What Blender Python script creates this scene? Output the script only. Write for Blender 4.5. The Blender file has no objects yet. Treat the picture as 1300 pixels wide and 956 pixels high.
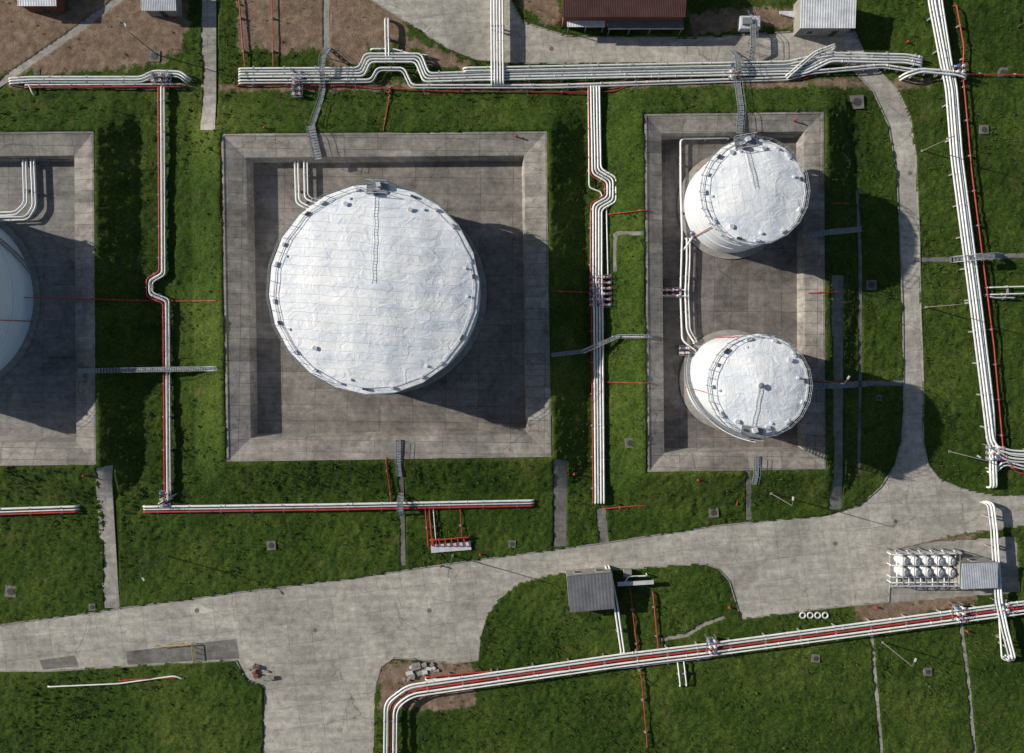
import bpy, math, random
import numpy as np
from mathutils import Vector, Matrix
from mathutils.geometry import tessellate_polygon
random.seed(4); rng=np.random.RandomState(7)
S=0.14; H=120.0
CR=3.0; CI=2.2
ELEV=math.radians(24); AZ=math.radians(16)
def P(px,py,z=0.0):
    k=S*(1-z/H); return ((px-650)*k,(433-py)*k)
def P3(px,py,z=0.0):
    x,y=P(px,py,z); return Vector((x,y,z))
scene=bpy.context.scene
# ---------------------------------------------------------------- materials
def newmat(name):
    m=bpy.data.materials.new(name); m.use_nodes=True
    nt=m.node_tree; b=nt.nodes['Principled BSDF']; b.inputs['Roughness'].default_value=0.85
    b.inputs['Specular IOR Level'].default_value=0.25
    return m,nt,b
def N(nt,t,**kw):
    n=nt.nodes.new(t)
    for k,v in kw.items():
        if k in n.inputs.keys(): n.inputs[k].default_value=v
        else: setattr(n,k,v)
    return n
def coords(nt,rot=0,scale=(1,1,1)):
    tc=N(nt,'ShaderNodeTexCoord'); mp=N(nt,'ShaderNodeMapping')
    mp.inputs['Rotation'].default_value=(0,0,rot); mp.inputs['Scale'].default_value=scale
    nt.links.new(tc.outputs['Object'],mp.inputs['Vector']); return mp.outputs['Vector']
def noise(nt,v,scale,detail=4,rough=0.6,dist=0.0):
    n=N(nt,'ShaderNodeTexNoise'); n.inputs['Scale'].default_value=scale; n.inputs['Detail'].default_value=detail
    n.inputs['Roughness'].default_value=rough; n.inputs['Distortion'].default_value=dist
    nt.links.new(v,n.inputs['Vector']); return n.outputs['Fac']
def ramp(nt,f,stops):
    r=N(nt,'ShaderNodeValToRGB'); e=r.color_ramp.elements
    while len(e)<len(stops): e.new(0.5)
    for i,(p,c) in enumerate(stops):
        e[i].position=p; e[i].color=(c,c,c,1) if isinstance(c,(int,float)) else (*c,1)
    nt.links.new(f,r.inputs['Fac']); return r.outputs['Color']
def mix(nt,a,b,f,mode='MIX'):
    m=N(nt,'ShaderNodeMix',data_type='RGBA',blend_type=mode)
    for s,i in ((a,6),(b,7),(f,0)):
        if isinstance(s,(int,float)): m.inputs[i].default_value=s if i==0 else (s,s,s,1)
        elif isinstance(s,tuple): m.inputs[i].default_value=(*s,1)
        else: nt.links.new(s,m.inputs[i])
    return m.outputs[2]
def bump(nt,b,h,strength=0.4,dist=0.05):
    n=N(nt,'ShaderNodeBump'); n.inputs['Strength'].default_value=strength; n.inputs['Distance'].default_value=dist
    nt.links.new(h,n.inputs['Height']); nt.links.new(n.outputs[0],b.inputs['Normal'])

def mat_slab(name,c1,c2,slab,rot,stain=0.6,joint=(0.05,0.05,0.04),weeds=0.6,mort=0.03,crack=True,slabvar=0.8,j0=0.1):
    m,nt,b=newmat(name)
    v=coords(nt,rot)
    wn=N(nt,'ShaderNodeTexNoise'); wn.inputs['Scale'].default_value=0.35; wn.inputs['Detail'].default_value=2
    nt.links.new(v,wn.inputs['Vector'])
    wa=N(nt,'ShaderNodeVectorMath',operation='MULTIPLY_ADD'); wa.inputs[1].default_value=(0.22,0.22,0)
    nt.links.new(wn.outputs['Color'],wa.inputs[0]); nt.links.new(v,wa.inputs[2])
    br=N(nt,'ShaderNodeTexBrick',offset=0.0,squash=1.0)
    br.inputs['Color1'].default_value=(*c1,1); br.inputs['Color2'].default_value=(*c2,1)
    br.inputs['Mortar'].default_value=(*joint,1); br.inputs['Scale'].default_value=1
    br.inputs['Mortar Size'].default_value=mort; br.inputs['Mortar Smooth'].default_value=0.3
    br.inputs['Brick Width'].default_value=slab[0]; br.inputs['Row Height'].default_value=slab[1]
    nt.links.new(wa.outputs[0],br.inputs['Vector'])
    base=mix(nt,c1,c2,0.5)
    jm=ramp(nt,noise(nt,v,0.22,4,0.7),[(0.38,j0),(0.6,slabvar)])
    col=mix(nt,base,br.outputs['Color'],jm)
    st=ramp(nt,noise(nt,v,0.10,7,0.7,0.5),[(0.3,1-stain),(0.47,1-stain*0.3),(0.66,1.18)])
    col=mix(nt,col,st,1.0,'MULTIPLY')
    st2=ramp(nt,noise(nt,v,0.8,5,0.72),[(0.3,0.6),(0.62,1.12)])
    col=mix(nt,col,st2,0.85,'MULTIPLY')
    fine=ramp(nt,noise(nt,v,6,3,0.75),[(0.3,0.74),(0.7,1.18)])
    col=mix(nt,col,fine,0.8,'MULTIPLY')
    vs=coords(nt,rot,(0.12,1.2,1))
    sk=ramp(nt,noise(nt,vs,0.9,4,0.6),[(0.42,0.78),(0.6,1.04)])
    col=mix(nt,col,sk,0.6,'MULTIPLY')
    if crack:
        ad=N(nt,'ShaderNodeVectorMath',operation='ADD'); nz=N(nt,'ShaderNodeTexNoise'); nz.inputs['Scale'].default_value=0.6; nz.inputs['Detail'].default_value=5
        nt.links.new(v,nz.inputs['Vector']); nt.links.new(v,ad.inputs[0]); nt.links.new(nz.outputs['Color'],ad.inputs[1])
        vo=N(nt,'ShaderNodeTexVoronoi',feature='DISTANCE_TO_EDGE'); vo.inputs['Scale'].default_value=0.16
        nt.links.new(ad.outputs[0],vo.inputs['Vector'])
        cm=ramp(nt,vo.outputs['Distance'],[(0.003,0.5),(0.009,1.0)])
        msk=ramp(nt,noise(nt,v,0.09,2),[(0.5,0.0),(0.58,0.9)])
        col=mix(nt,col,mix(nt,1.0,cm,msk),1.0,'MULTIPLY')
    wm=ramp(nt,noise(nt,v,0.35,6,0.78),[(0.58,0.0),(0.72,weeds)])
    col=mix(nt,col,(0.065,0.065,0.04),wm)
    nt.links.new(col,b.inputs['Base Color'])
    bump(nt,b,noise(nt,v,4,5,0.7),0.6,0.05)
    return m
M={}
M['floorA']=mat_slab('basin_concrete',(0.36,0.32,0.285),(0.24,0.215,0.195),(5.8,2.9),0.012,0.62,slabvar=1.0,j0=0.4,mort=0.035)
M['floorB']=mat_slab('basin_concrete_b',(0.36,0.335,0.315),(0.27,0.25,0.24),(6.4,3.2),0.006,0.5,slabvar=1.0,j0=0.3)
M['floorC']=mat_slab('basin_concrete_c',(0.31,0.27,0.245),(0.19,0.168,0.155),(3.0,5.6),0.006,0.7,slabvar=1.0,j0=0.4,mort=0.035)
M['collar']=mat_slab('collar_concrete',(0.46,0.42,0.375),(0.30,0.275,0.25),(5.9,1.95),0.012,0.58,weeds=0.6,slabvar=1.0,j0=0.35,mort=0.035)
M['road']=mat_slab('road_concrete',(0.57,0.53,0.465),(0.46,0.425,0.37),(4.2,3.7),math.radians(-7.6),0.32,joint=(0.22,0.2,0.165),weeds=0.25,mort=0.035,slabvar=0.95,j0=0.35)
M['path']=mat_slab('path_concrete',(0.50,0.465,0.42),(0.38,0.355,0.32),(2.0,1.6),0.0,0.4,joint=(0.18,0.17,0.14),crack=False)
M['pathdark']=mat_slab('path_dark',(0.27,0.255,0.24),(0.2,0.19,0.18),(1.4,1.4),0.0,0.4,joint=(0.09,0.09,0.07),crack=False)
M['patch']=mat_slab('asphalt_patch',(0.20,0.19,0.175),(0.28,0.265,0.24),(2.6,2.4),math.radians(-5),0.5,joint=(0.36,0.33,0.3),crack=False)
def mat_plain(name,c,rough=0.7,var=0.25,sc=1.5,metal=0.0,dirt=(0.2,0.15,0.1),dirtamt=0.3):
    m,nt,b=newmat(name); v=coords(nt)
    f=ramp(nt,noise(nt,v,sc,4,0.65),[(0.3,1-var),(0.7,1+var*0.3)])
    col=mix(nt,c,f,1.0,'MULTIPLY')
    d=ramp(nt,noise(nt,v,sc*0.6,5,0.7),[(0.58,0.0),(0.75,dirtamt)])
    col=mix(nt,col,dirt,d)
    nt.links.new(col,b.inputs['Base Color']); b.inputs['Roughness'].default_value=rough; b.inputs['Metallic'].default_value=metal
    return m
M['white']=mat_plain('white_pipe_paint',(0.87,0.87,0.85),0.4,0.2,0.8,0,(0.38,0.29,0.22),0.4)
M['white2']=mat_plain('aluminium_cladding',(0.70,0.71,0.73),0.4,0.25,0.9,0.1,(0.3,0.26,0.22),0.3)
M['red']=mat_plain('red_pipe_paint',(0.5,0.06,0.05),0.5,0.35,0.8,0,(0.16,0.07,0.05),0.5)
M['steel']=mat_plain('galvanised_steel',(0.33,0.35,0.37),0.5,0.3,2,0.3)
M['dark']=mat_plain('dark_steel',(0.07,0.07,0.075),0.6,0.3,2)
M['conc']=mat_plain('concrete_plain',(0.34,0.32,0.29),0.9,0.35,1.2)
M['cover']=mat_plain('weathered_cover',(0.2,0.185,0.165),0.9,0.35,1.2)
M['yellow']=mat_plain('yellow_paint',(0.65,0.45,0.05),0.5)
M['blue']=mat_plain('blue_paint',(0.08,0.15,0.4),0.5)
M['rubber']=mat_plain('painted_rubber',(0.7,0.7,0.68),0.8,0.4,3)
M['brick']=mat_plain('red_brick',(0.22,0.085,0.06),0.9,0.3,2)
M['glass']=mat_plain('window_glass',(0.03,0.04,0.05),0.1,0.1)
M['shell']=mat_plain('tank_shell_white',(0.84,0.86,0.89),0.4,0.1,0.25,0,(0.45,0.42,0.38),0.2)
M['shell_skylit']=mat_plain('tank_shell_skylight_tint',(0.74,0.85,0.94),0.4,0.08,0.2,0,(0.6,0.65,0.7),0.2)  # blue skylight on the shaded tank wall, painted into the shell colour
M['tuft']=mat_plain('grass_blades',(0.075,0.115,0.025),0.9,0.5,0.6,0,(0.16,0.15,0.06),0.6)
def mat_corr(name,c,rot,pitch=0.5,amt=0.5,dirt=0.35):
    m,nt,b=newmat(name); v=coords(nt,rot)
    w=N(nt,'ShaderNodeTexWave'); w.inputs['Scale'].default_value=math.pi/(10*pitch)*2; w.inputs['Distortion'].default_value=0.0
    nt.links.new(v,w.inputs['Vector'])
    f=ramp(nt,noise(nt,v,0.5,5,0.7),[(0.3,0.65),(0.7,1.1)])
    col=mix(nt,mix(nt,c,f,1.0,'MULTIPLY'),ramp(nt,w.outputs['Fac'],[(0.0,0.8),(0.3,1.0)]),0.8,'MULTIPLY')
    col=mix(nt,col,(0.22,0.18,0.14),ramp(nt,noise(nt,v,1.3,5,0.7),[(0.6,0.0),(0.75,dirt)]))
    nt.links.new(col,b.inputs['Base Color']); bump(nt,b,w.outputs['Fac'],amt,0.06); return m
M['roofwhite']=mat_corr('corrugated_white_roof',(0.8,0.82,0.85),0,0.9)
M['roofdark']=mat_corr('dark_felt_roof',(0.19,0.195,0.21),math.radians(-5),1.2,0.3)
M['rooftin']=mat_corr('tin_roof',(0.55,0.58,0.63),0,0.6)
M['roofred']=mat_corr('red_brown_roof',(0.11,0.055,0.048),0,0.6,0.6)
def mat_roof(name,strip,rot):
    m,nt,b=newmat(name); v=coords(nt,rot)
    br=N(nt,'ShaderNodeTexBrick',offset=0.5,squash=1.0)
    br.inputs['Color1'].default_value=(0.95,0.95,0.95,1); br.inputs['Color2'].default_value=(0.88,0.895,0.92,1)
    br.inputs['Mortar'].default_value=(0.66,0.69,0.75,1); br.inputs['Scale'].default_value=1
    br.inputs['Mortar Size'].default_value=0.03; br.inputs['Mortar Smooth'].default_value=0.6
    br.inputs['Brick Width'].default_value=strip*4.2; br.inputs['Row Height'].default_value=strip
    wv=N(nt,'ShaderNodeTexNoise'); wv.inputs['Scale'].default_value=0.16; wv.inputs['Detail'].default_value=3
    nt.links.new(v,wv.inputs['Vector'])
    ad=N(nt,'ShaderNodeVectorMath',operation='MULTIPLY_ADD'); ad.inputs[1].default_value=(1.1,1.1,0)
    nt.links.new(wv.outputs['Color'],ad.inputs[0]); nt.links.new(v,ad.inputs[2])
    nt.links.new(ad.outputs[0],br.inputs['Vector'])
    vs=coords(nt,rot,(0.6,1.1,1))
    sk=noise(nt,vs,0.28,6,0.72,0.9)
    col=mix(nt,br.outputs['Color'],ramp(nt,sk,[(0.32,(0.78,0.83,0.91)),(0.48,(0.95,0.97,1.0)),(0.6,(1.04,1.03,1.02))]),0.9,'MULTIPLY')
    col=mix(nt,col,(0.5,0.47,0.44),ramp(nt,noise(nt,v,0.9,6,0.8),[(0.62,0.0),(0.8,0.45)]))
    nt.links.new(col,b.inputs['Base Color']); b.inputs['Roughness'].default_value=0.9; b.inputs['Specular IOR Level'].default_value=0.12
    vw=coords(nt,rot+0.5,(0.7,1.1,1))
    hh=mix(nt,noise(nt,vw,0.55,4,0.55,1.5),br.outputs['Fac'],0.2)
    bump(nt,b,hh,0.7,0.30); return m
M['tankroof']=mat_roof('tank_roof_cladding',1.45,math.radians(4))
M['tankroof2']=mat_roof('tank_roof_cladding_small',1.3,math.radians(82))
def mat_ground():
    m,nt,b=newmat('grass_ground'); v=coords(nt)
    n1=ramp(nt,noise(nt,v,0.045,4,0.6),[(0.35,(0.036,0.066,0.012)),(0.52,(0.055,0.092,0.016)),(0.68,(0.092,0.124,0.026))])
    n2=ramp(nt,noise(nt,v,0.30,6,0.78),[(0.3,(0.50,0.58,0.55)),(0.5,(0.95,1.0,0.93)),(0.7,(1.5,1.35,1.2))])
    col=mix(nt,n1,n2,0.9,'MULTIPLY')
    n3=ramp(nt,noise(nt,v,2.6,5,0.82),[(0.3,0.25),(0.5,0.92),(0.7,1.95)])
    col=mix(nt,col,n3,0.9,'MULTIPLY')
    dry=ramp(nt,noise(nt,v,0.16,7,0.8),[(0.56,0.0),(0.72,0.6)])
    col=mix(nt,col,(0.15,0.13,0.055),dry)
    at=N(nt,'ShaderNodeAttribute',attribute_name='soil')
    a2=N(nt,'ShaderNodeMath',operation='ADD'); nn=noise(nt,v,0.35,7,0.75)
    mm=N(nt,'ShaderNodeMath',operation='MULTIPLY_ADD'); mm.inputs[1].default_value=1.7; mm.inputs[2].default_value=-0.85
    nt.links.new(nn,mm.inputs[0]); nt.links.new(mm.outputs[0],a2.inputs[0]); nt.links.new(at.outputs['Fac'],a2.inputs[1])
    sf=ramp(nt,a2.outputs[0],[(0.45,0.0),(0.6,1.0)])
    sc=ramp(nt,noise(nt,v,0.5,8,0.78),[(0.3,(0.12,0.082,0.055)),(0.5,(0.24,0.17,0.12)),(0.7,(0.40,0.30,0.22))])
    col=mix(nt,col,sc,sf)
    nt.links.new(col,b.inputs['Base Color']); b.inputs['Roughness'].default_value=1.0; b.inputs['Specular IOR Level'].default_value=0.1
    bump(nt,b,noise(nt,v,3.6,5,0.82),1.0,0.2); return m
M['ground']=mat_ground()
# ---------------------------------------------------------------- mesh builder
class MB:
    def __init__(s): s.v=[];s.f=[];s.m=[];s.sm=[];s.mats=[]
    def mi(s,k):
        if k not in s.mats: s.mats.append(k)
        return s.mats.index(k)
    def add(s,vs,fs,mat,smooth=False):
        o=len(s.v); s.v.extend([tuple(p) for p in vs]); k=s.mi(mat)
        for f in fs: s.f.append([i+o for i in f]); s.m.append(k); s.sm.append(smooth)
    def box(s,c,size,mat,rot=0.0):
        a,b,h=size[0]/2,size[1]/2,size[2]/2; cs,sn=math.cos(rot),math.sin(rot); vs=[]
        for z in(-h,h):
            for x,y in((-a,-b),(a,-b),(a,b),(-a,b)): vs.append((c[0]+x*cs-y*sn,c[1]+x*sn+y*cs,c[2]+z))
        s.add(vs,[(3,2,1,0),(4,5,6,7),(0,1,5,4),(1,2,6,5),(2,3,7,6),(3,0,4,7)],mat)
    def beam(s,p,q,w,h,mat):
        p=Vector(p);q=Vector(q);d=(q-p)
        if d.length<1e-5:return
        d.normalize(); up=Vector((0,0,1)) if abs(d.z)<0.95 else Vector((1,0,0))
        a=d.cross(up).normalized()*w/2; b=a.cross(d).normalized()*h/2
        vs=[p-a-b,p+a-b,p+a+b,p-a+b,q-a-b,q+a-b,q+a+b,q-a+b]
        s.add(vs,[(0,1,2,3),(7,6,5,4),(0,4,5,1),(1,5,6,2),(2,6,7,3),(3,7,4,0)],mat)
    def tube(s,pts,r,mat,n=8):
        pts=[Vector(p) for p in pts]; 
        if len(pts)<2:return
        vs=[];fs=[]; a=None
        for i,p in enumerate(pts):
            if i==0:t=pts[1]-p
            elif i==len(pts)-1:t=p-pts[i-1]
            else:t=(pts[i+1]-p).normalized()+(p-pts[i-1]).normalized()
            if t.length<1e-6: t=Vector((1,0,0))
            t.normalize()
            if a is None: a=t.cross(Vector((0,0,1)) if abs(t.z)<0.9 else Vector((1,0,0)))
            a=(a-t*a.dot(t)).normalized(); b=t.cross(a)
            for k in range(n):
                th=2*math.pi*k/n; vs.append(p+a*(r*math.cos(th))+b*(r*math.sin(th)))
        for i in range(len(pts)-1):
            for k in range(n):
                fs.append((i*n+k,i*n+(k+1)%n,(i+1)*n+(k+1)%n,(i+1)*n+k))
        s.add(vs,fs,mat,True)
        s.add(vs[:n],[tuple(range(n))[::-1]],mat); s.add(vs[-n:],[tuple(range(n))],mat)
    def cyl(s,c,r,h,mat,n=24,r2=None,cap=True):
        r2=r if r2 is None else r2; vs=[]
        for z,rr in((0,r),(h,r2)):
            for k in range(n):
                t=2*math.pi*k/n; vs.append((c[0]+rr*math.cos(t),c[1]+rr*math.sin(t),c[2]+z))
        s.add(vs,[(k,(k+1)%n,n+(k+1)%n,n+k) for k in range(n)],mat,True)
        if cap: s.add(vs[n:],[tuple(range(n))],mat); s.add(vs[:n],[tuple(range(n))[::-1]],mat)
    def lathe(s,c,prof,mat,n=32,smooth=True):
        vs=[];fs=[]
        for r,z in prof:
            for k in range(n):
                t=2*math.pi*k/n; vs.append((c[0]+r*math.cos(t),c[1]+r*math.sin(t),c[2]+z))
        for i in range(len(prof)-1):
            for k in range(n): fs.append((i*n+k,i*n+(k+1)%n,(i+1)*n+(k+1)%n,(i+1)*n+k))
        s.add(vs,fs,mat,smooth)
    def done(s,name,parent=None):
        me=bpy.data.meshes.new(name); me.from_pydata(s.v,[],s.f)
        for k in s.mats: me.materials.append(M[k])
        me.polygons.foreach_set('material_index',s.m); me.polygons.foreach_set('use_smooth',s.sm); me.update()
        o=bpy.data.objects.new(name,me); scene.collection.objects.link(o)
        if parent: o.parent=parent
        return o
def empty(name):
    o=bpy.data.objects.new(name,None); scene.collection.objects.link(o); return o
# ---------------------------------------------------------------- terrain
def quad(pts,z): return [P(x,y,z) for x,y in pts]
BAS={'A':[(281,170),(694,167),(700,580),(288,586)],
     'B':[(-285,170),(119,167),(122,590),(-281,594)],
     'C':[(818,145),(1046,142),(1048,596),(822,599)]}
BW={k:quad(v,CR) for k,v in BAS.items()}
def sdf(poly,X,Y):
    d=np.full(X.shape,1e18); ins=np.zeros(X.shape,bool); n=len(poly)
    for i in range(n):
        ax,ay=poly[i]; bx,by=poly[(i+1)%n]; ex,ey=bx-ax,by-ay
        t=np.clip(((X-ax)*ex+(Y-ay)*ey)/(ex*ex+ey*ey+1e-12),0,1)
        d=np.minimum(d,(X-ax-t*ex)**2+(Y-ay-t*ey)**2)
        if abs(ey)>1e-9:
            c=((ay>Y)!=(by>Y)); ins^=c&(X<ex*(Y-ay)/ey+ax)
    d=np.sqrt(d); return np.where(ins,-d,d)
def zt_np(X,Y):
    z=np.zeros(X.shape)
    for k,q in BW.items():
        d=sdf(q,X,Y)
        zz=np.interp(d,[-4.0,0,0.7,6.6,10.5],[CI,CR,CR,0.36,0.0])
        z=np.maximum(z,zz)
    return z
def zt(x,y): return float(zt_np(np.array([x]),np.array([y]))[0])
def vnoise(X,Y,sc,seed):
    r=np.random.RandomState(seed); L=r.rand(257,257)
    u=X*sc+1000.3; w=Y*sc+1000.7; i=np.floor(u).astype(int); j=np.floor(w).astype(int); fu=u-i; fw=w-j
    fu=fu*fu*(3-2*fu); fw=fw*fw*(3-2*fw); i%=256; j%=256
    return (L[i,j]*(1-fu)*(1-fw)+L[i+1,j]*fu*(1-fw)+L[i,j+1]*(1-fu)*fw+L[i+1,j+1]*fu*fw)-0.5
ROAD=[(-220,822),(-120,808),(0,793),(130,775),(300,752),(450,733),(600,711),(760,690),(910,667),(1040,654),(1090,642),(1118,618),(1136,590),(1144,560),(1147,520),(1146,400),(1142,300),(1138,220),(1128,160),(1108,116),(1085,92),(1070,82),(960,79),(900,80),(760,81),(660,81),(605,76),(565,60),(530,38),(492,14),(470,0),(440,-40),(400,-90),
 (640,-90),(646,-5),(664,28),(720,46),(880,48),(1010,40),(1085,40),(1096,66),(1112,86),(1140,115),(1156,150),(1163,200),(1167,300),(1169,400),(1172,480),(1172,560),(1178,590),(1192,608),(1220,620),(1260,628),(1460,632),(1460,668),(1300,668),(1215,678),(1132,698),(1128,764),(1040,773),(940,786),(934,765),(926,738),(912,722),(895,716),(820,721),(730,726),(690,732),(660,741),(636,758),(618,782),(610,808),(607,838),(575,842),(540,838),(500,835),(484,846),(477,870),(470,1100),(330,1100),(335,872),(312,862),(300,838),(160,846),(60,852),(0,852),(-120,866),(-220,880)]
PATHS=[
 ([(265,-90),(265,166)],19,'path','concrete_path'),
 ([(131,592),(142,772)],20,'path','concrete_path'),
 ([(711,583),(712,694)],17,'pathdark','concrete_path'),
 ([(1062,350),(1060,646)],16,'pathdark','concrete_path'),
 ([(763,645),(767,688)],12,'pathdark','concrete_path'),
 ([(-60,147),(20,92),(90,44),(150,0),(240,-66)],9,'path','footpath'),
 ([(413,-90),(415,62)],8,'path','footpath'),
 ([(838,812),(872,806),(895,792),(920,783)],5,'path','footpath'),
 ([(1160,330),(1222,329)],6,'pathdark','footpath'),
 ([(1250,326),(1460,318)],6,'pathdark','footpath'),
 ([(509,582),(512,718)],6,'pathdark','drain_channel'),
 ([(950,598),(951,660)],6,'pathdark','drain_channel'),
 ([(1070,488),(1146,486)],8,'pathdark','footpath'),
 ([(781,296),(781,345)],5,'pathdark','footpath'),
 ([(781,296),(818,296)],5,'pathdark','footpath'),
 ([(1106,800),(1112,870),(1120,960)],4,'path','footpath'),
 ([(1220,790),(1230,870),(1238,960)],4,'path','footpath'),
 ([(1088,240),(1092,330),(1092,470),(1090,600)],4,'pathdark','drain_channel'),
]
def strip_poly(pts,w):
    pts=[Vector(p) for p in pts]; L=[];R=[]
    for i,p in enumerate(pts):
        t=((pts[i+1]-p).normalized() if i<len(pts)-1 else Vector((0,0)))+((p-pts[i-1]).normalized() if i>0 else Vector((0,0)))
        t.normalize(); n=Vector((-t.y,t.x)); L.append(p+n*w/2); R.append(p-n*w/2)
    return [tuple(a) for a in L]+[tuple(a) for a in R[::-1]]
SOIL=[[(-100,-90),(236,-90),(240,30),(232,62),(190,84),(120,92),(40,93),(-100,96)],
      [(302,-90),(460,-90),(520,45),(600,82),(590,88),(545,84),(530,62),(470,60),(455,84),(420,84),(400,60),(360,70),(330,60),(302,66)],
      [(640,-60),(700,-60),(712,30),(690,30),(660,10)],[(870,15),(1018,8),(1012,34),(880,44)],
      [(1085,690),(1135,690),(1240,675),(1240,760),(1130,790),(1085,790)],
      [(480,838),(600,840),(604,900),(480,900)],
      [(280,108),(1180,100),(1180,112),(280,116)],[(0,106),(240,106),(240,112),(0,112)]]
PAVED=[[P(*p) for p in ROAD],[P(*p) for p in [(1125,692),(1290,680),(1296,752),(1128,766)]]]
PATHW=[]
for pts,w,m_,n_ in PATHS:
    pl=[]
    for (x,y) in strip_poly(pts,w):
        wx,wy=P(x,y); z=zt(wx,wy); pl.append(P(x,y,z))
    PATHW.append(pl)
def build_terrain():
    st=0.28
    def axis(a,b):
        core=np.arange(a,b,st); out=[]; s=st; x=b
        while x<1600: s*=1.35; out.append(x); x+=s
        out.append(2000); lo=[]; s=st; x=a-st
        while x>-1600: s*=1.35; lo.append(x); x-=s
        lo.append(-2000); return np.array(lo[::-1]+list(core)+out)
    xs=axis(-98,98); ys=axis(-80,68)
    X,Y=np.meshgrid(xs,ys)
    Z=zt_np(X,Y)
    pav=np.zeros(X.shape,bool)
    for q in PAVED: pav|=sdf(q,X,Y)<-0.1
    for pl in PATHW: pav|=sdf(pl,X,Y)<-0.05
    soil=np.zeros(X.shape)
    for q in SOIL:
        d=sdf([P(*p) for p in q],X,Y); soil=np.maximum(soil,np.clip(0.5-d/4,0,1))
    nz=vnoise(X,Y,0.09,1)*0.28+vnoise(X,Y,0.4,2)*0.13+vnoise(X,Y,1.0,3)*0.17+vnoise(X,Y,1.75,4)*0.18+rng.rand(*X.shape)*0.11
    dmin=np.full(X.shape,99.)
    for q in BW.values(): dmin=np.minimum(dmin,sdf(q,X,Y))
    Zg=Z+0.10+nz*(1-0.75*soil)
    Zg=np.where(dmin<0.0,Z-0.25,Zg)
    Zg=np.where(pav,Z-0.12,Zg)
    ny,nx=X.shape; idx=np.arange(nx*ny).reshape(ny,nx)
    F=np.stack([idx[:-1,:-1],idx[:-1,1:],idx[1:,1:],idx[1:,:-1]],-1).reshape(-1,4)
    keep=(dmin[:-1,:-1]>-2.6).reshape(-1); F=F[keep]
    me=bpy.data.meshes.new('grass_ground'); co=np.stack([X,Y,Zg],-1).reshape(-1,3).astype(np.float32)
    me.vertices.add(len(co)); me.vertices.foreach_set('co',co.ravel())
    me.loops.add(F.size); me.loops.foreach_set('vertex_index',F.ravel().astype(np.int32))
    me.polygons.add(len(F)); me.polygons.foreach_set('loop_start',np.arange(0,F.size,4,dtype=np.int32))
    me.polygons.foreach_set('loop_total',np.full(len(F),4,dtype=np.int32))
    me.update(calc_edges=True)
    at=me.attributes.new('soil','FLOAT','POINT'); at.data.foreach_set('value',soil.ravel().astype(np.float32))
    me.polygons.foreach_set('use_smooth',np.ones(len(F),bool)); me.materials.append(M['ground']); me.validate()
    o=bpy.data.objects.new('grass_ground',me); scene.collection.objects.link(o)
build_terrain()
def build_tufts(n=26000,k=7):
    X=rng.uniform(-97,97,n*2); Y=rng.uniform(-78,66,n*2)
    ok=np.ones(X.shape,bool)
    for q in PAVED+PATHW: ok&=sdf(q,X,Y)>0.12
    for q in BW.values(): ok&=sdf(q,X,Y)>0.15
    for q in SOIL: ok&=(sdf([P(*p) for p in q],X,Y)>0.3)|(rng.rand(X.size)<0.12)
    dens=vnoise(X,Y,0.12,9)+vnoise(X,Y,0.5,10)*0.8
    ok&=(dens+rng.uniform(-.35,.35,X.size))>-0.12
    X=X[ok][:n];Y=Y[ok][:n]; Z=zt_np(X,Y)+0.05; n=len(X)
    sz=rng.uniform(0.14,0.42,n)*rng.uniform(0.7,1.2,n)
    V=np.zeros((n,k,3,3))
    for j in range(k):
        a=rng.uniform(0,2*np.pi,n); r=sz*rng.uniform(.3,.9,n); hh=sz*rng.uniform(.6,1.3,n); w=sz*rng.uniform(.15,.32,n)
        ox=rng.uniform(-.25,.25,n)*sz*2; oy=rng.uniform(-.25,.25,n)*sz*2
        V[:,j,0]=np.stack([X+ox-np.sin(a)*w,Y+oy+np.cos(a)*w,Z],-1)
        V[:,j,1]=np.stack([X+ox+np.sin(a)*w,Y+oy-np.cos(a)*w,Z],-1)
        V[:,j,2]=np.stack([X+ox+np.cos(a)*r,Y+oy+np.sin(a)*r,Z+hh],-1)
    co=V.reshape(-1,3).astype(np.float32); nf=len(co)//3
    me=bpy.data.meshes.new('grass_tufts'); me.vertices.add(len(co)); me.vertices.foreach_set('co',co.ravel())
    me.loops.add(nf*3); me.loops.foreach_set('vertex_index',np.arange(nf*3,dtype=np.int32))
    me.polygons.add(nf); me.polygons.foreach_set('loop_start',np.arange(0,nf*3,3,dtype=np.int32)); me.polygons.foreach_set('loop_total',np.full(nf,3,dtype=np.int32))
    me.update(calc_edges=True); me.materials.append(M['tuft'])
    o=bpy.data.objects.new('grass_tufts',me); scene.collection.objects.link(o)
build_tufts()
# ---------------------------------------------------------------- roads / paths
def flat_poly(name,pts,z,mat,kerb=False):
    mb=MB(); w=[P(*p) for p in pts]; tri=tessellate_polygon([[Vector((x,y,0)) for x,y in w]])
    vs=[(x,y,z) for x,y in w]; fs=[]
    for t in tri:
        a,b,c=[Vector(vs[i]) for i in t]
        fs.append(t if (b-a).cross(c-a).z>0 else t[::-1])
    mb.add(vs,fs,mat)
    if kerb:
        n=len(w)
        for i in range(n):
            a=Vector((*w[i],z+0.03));b=Vector((*w[(i+1)%n],z+0.03))
            if max(abs(a.x),abs(b.x))>115 or min(a.y,b.y)<-90 or max(a.y,b.y)>70: continue
            mb.beam(a,b,0.17,0.2,'conc')
    return mb.done(name)
flat_poly('concrete_road',ROAD,0.02,'road',True)
flat_poly('asphalt_patch',[(50,838),(95,832),(100,846),(55,850)],0.028,'patch')
flat_poly('asphalt_patch',[(160,827),(230,819),(300,811),(304,836),(230,840),(162,844)],0.028,'patch')
flat_poly('pump_yard_pavement',[(1125,692),(1290,680),(1296,752),(1128,766)],0.016,'path')
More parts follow.
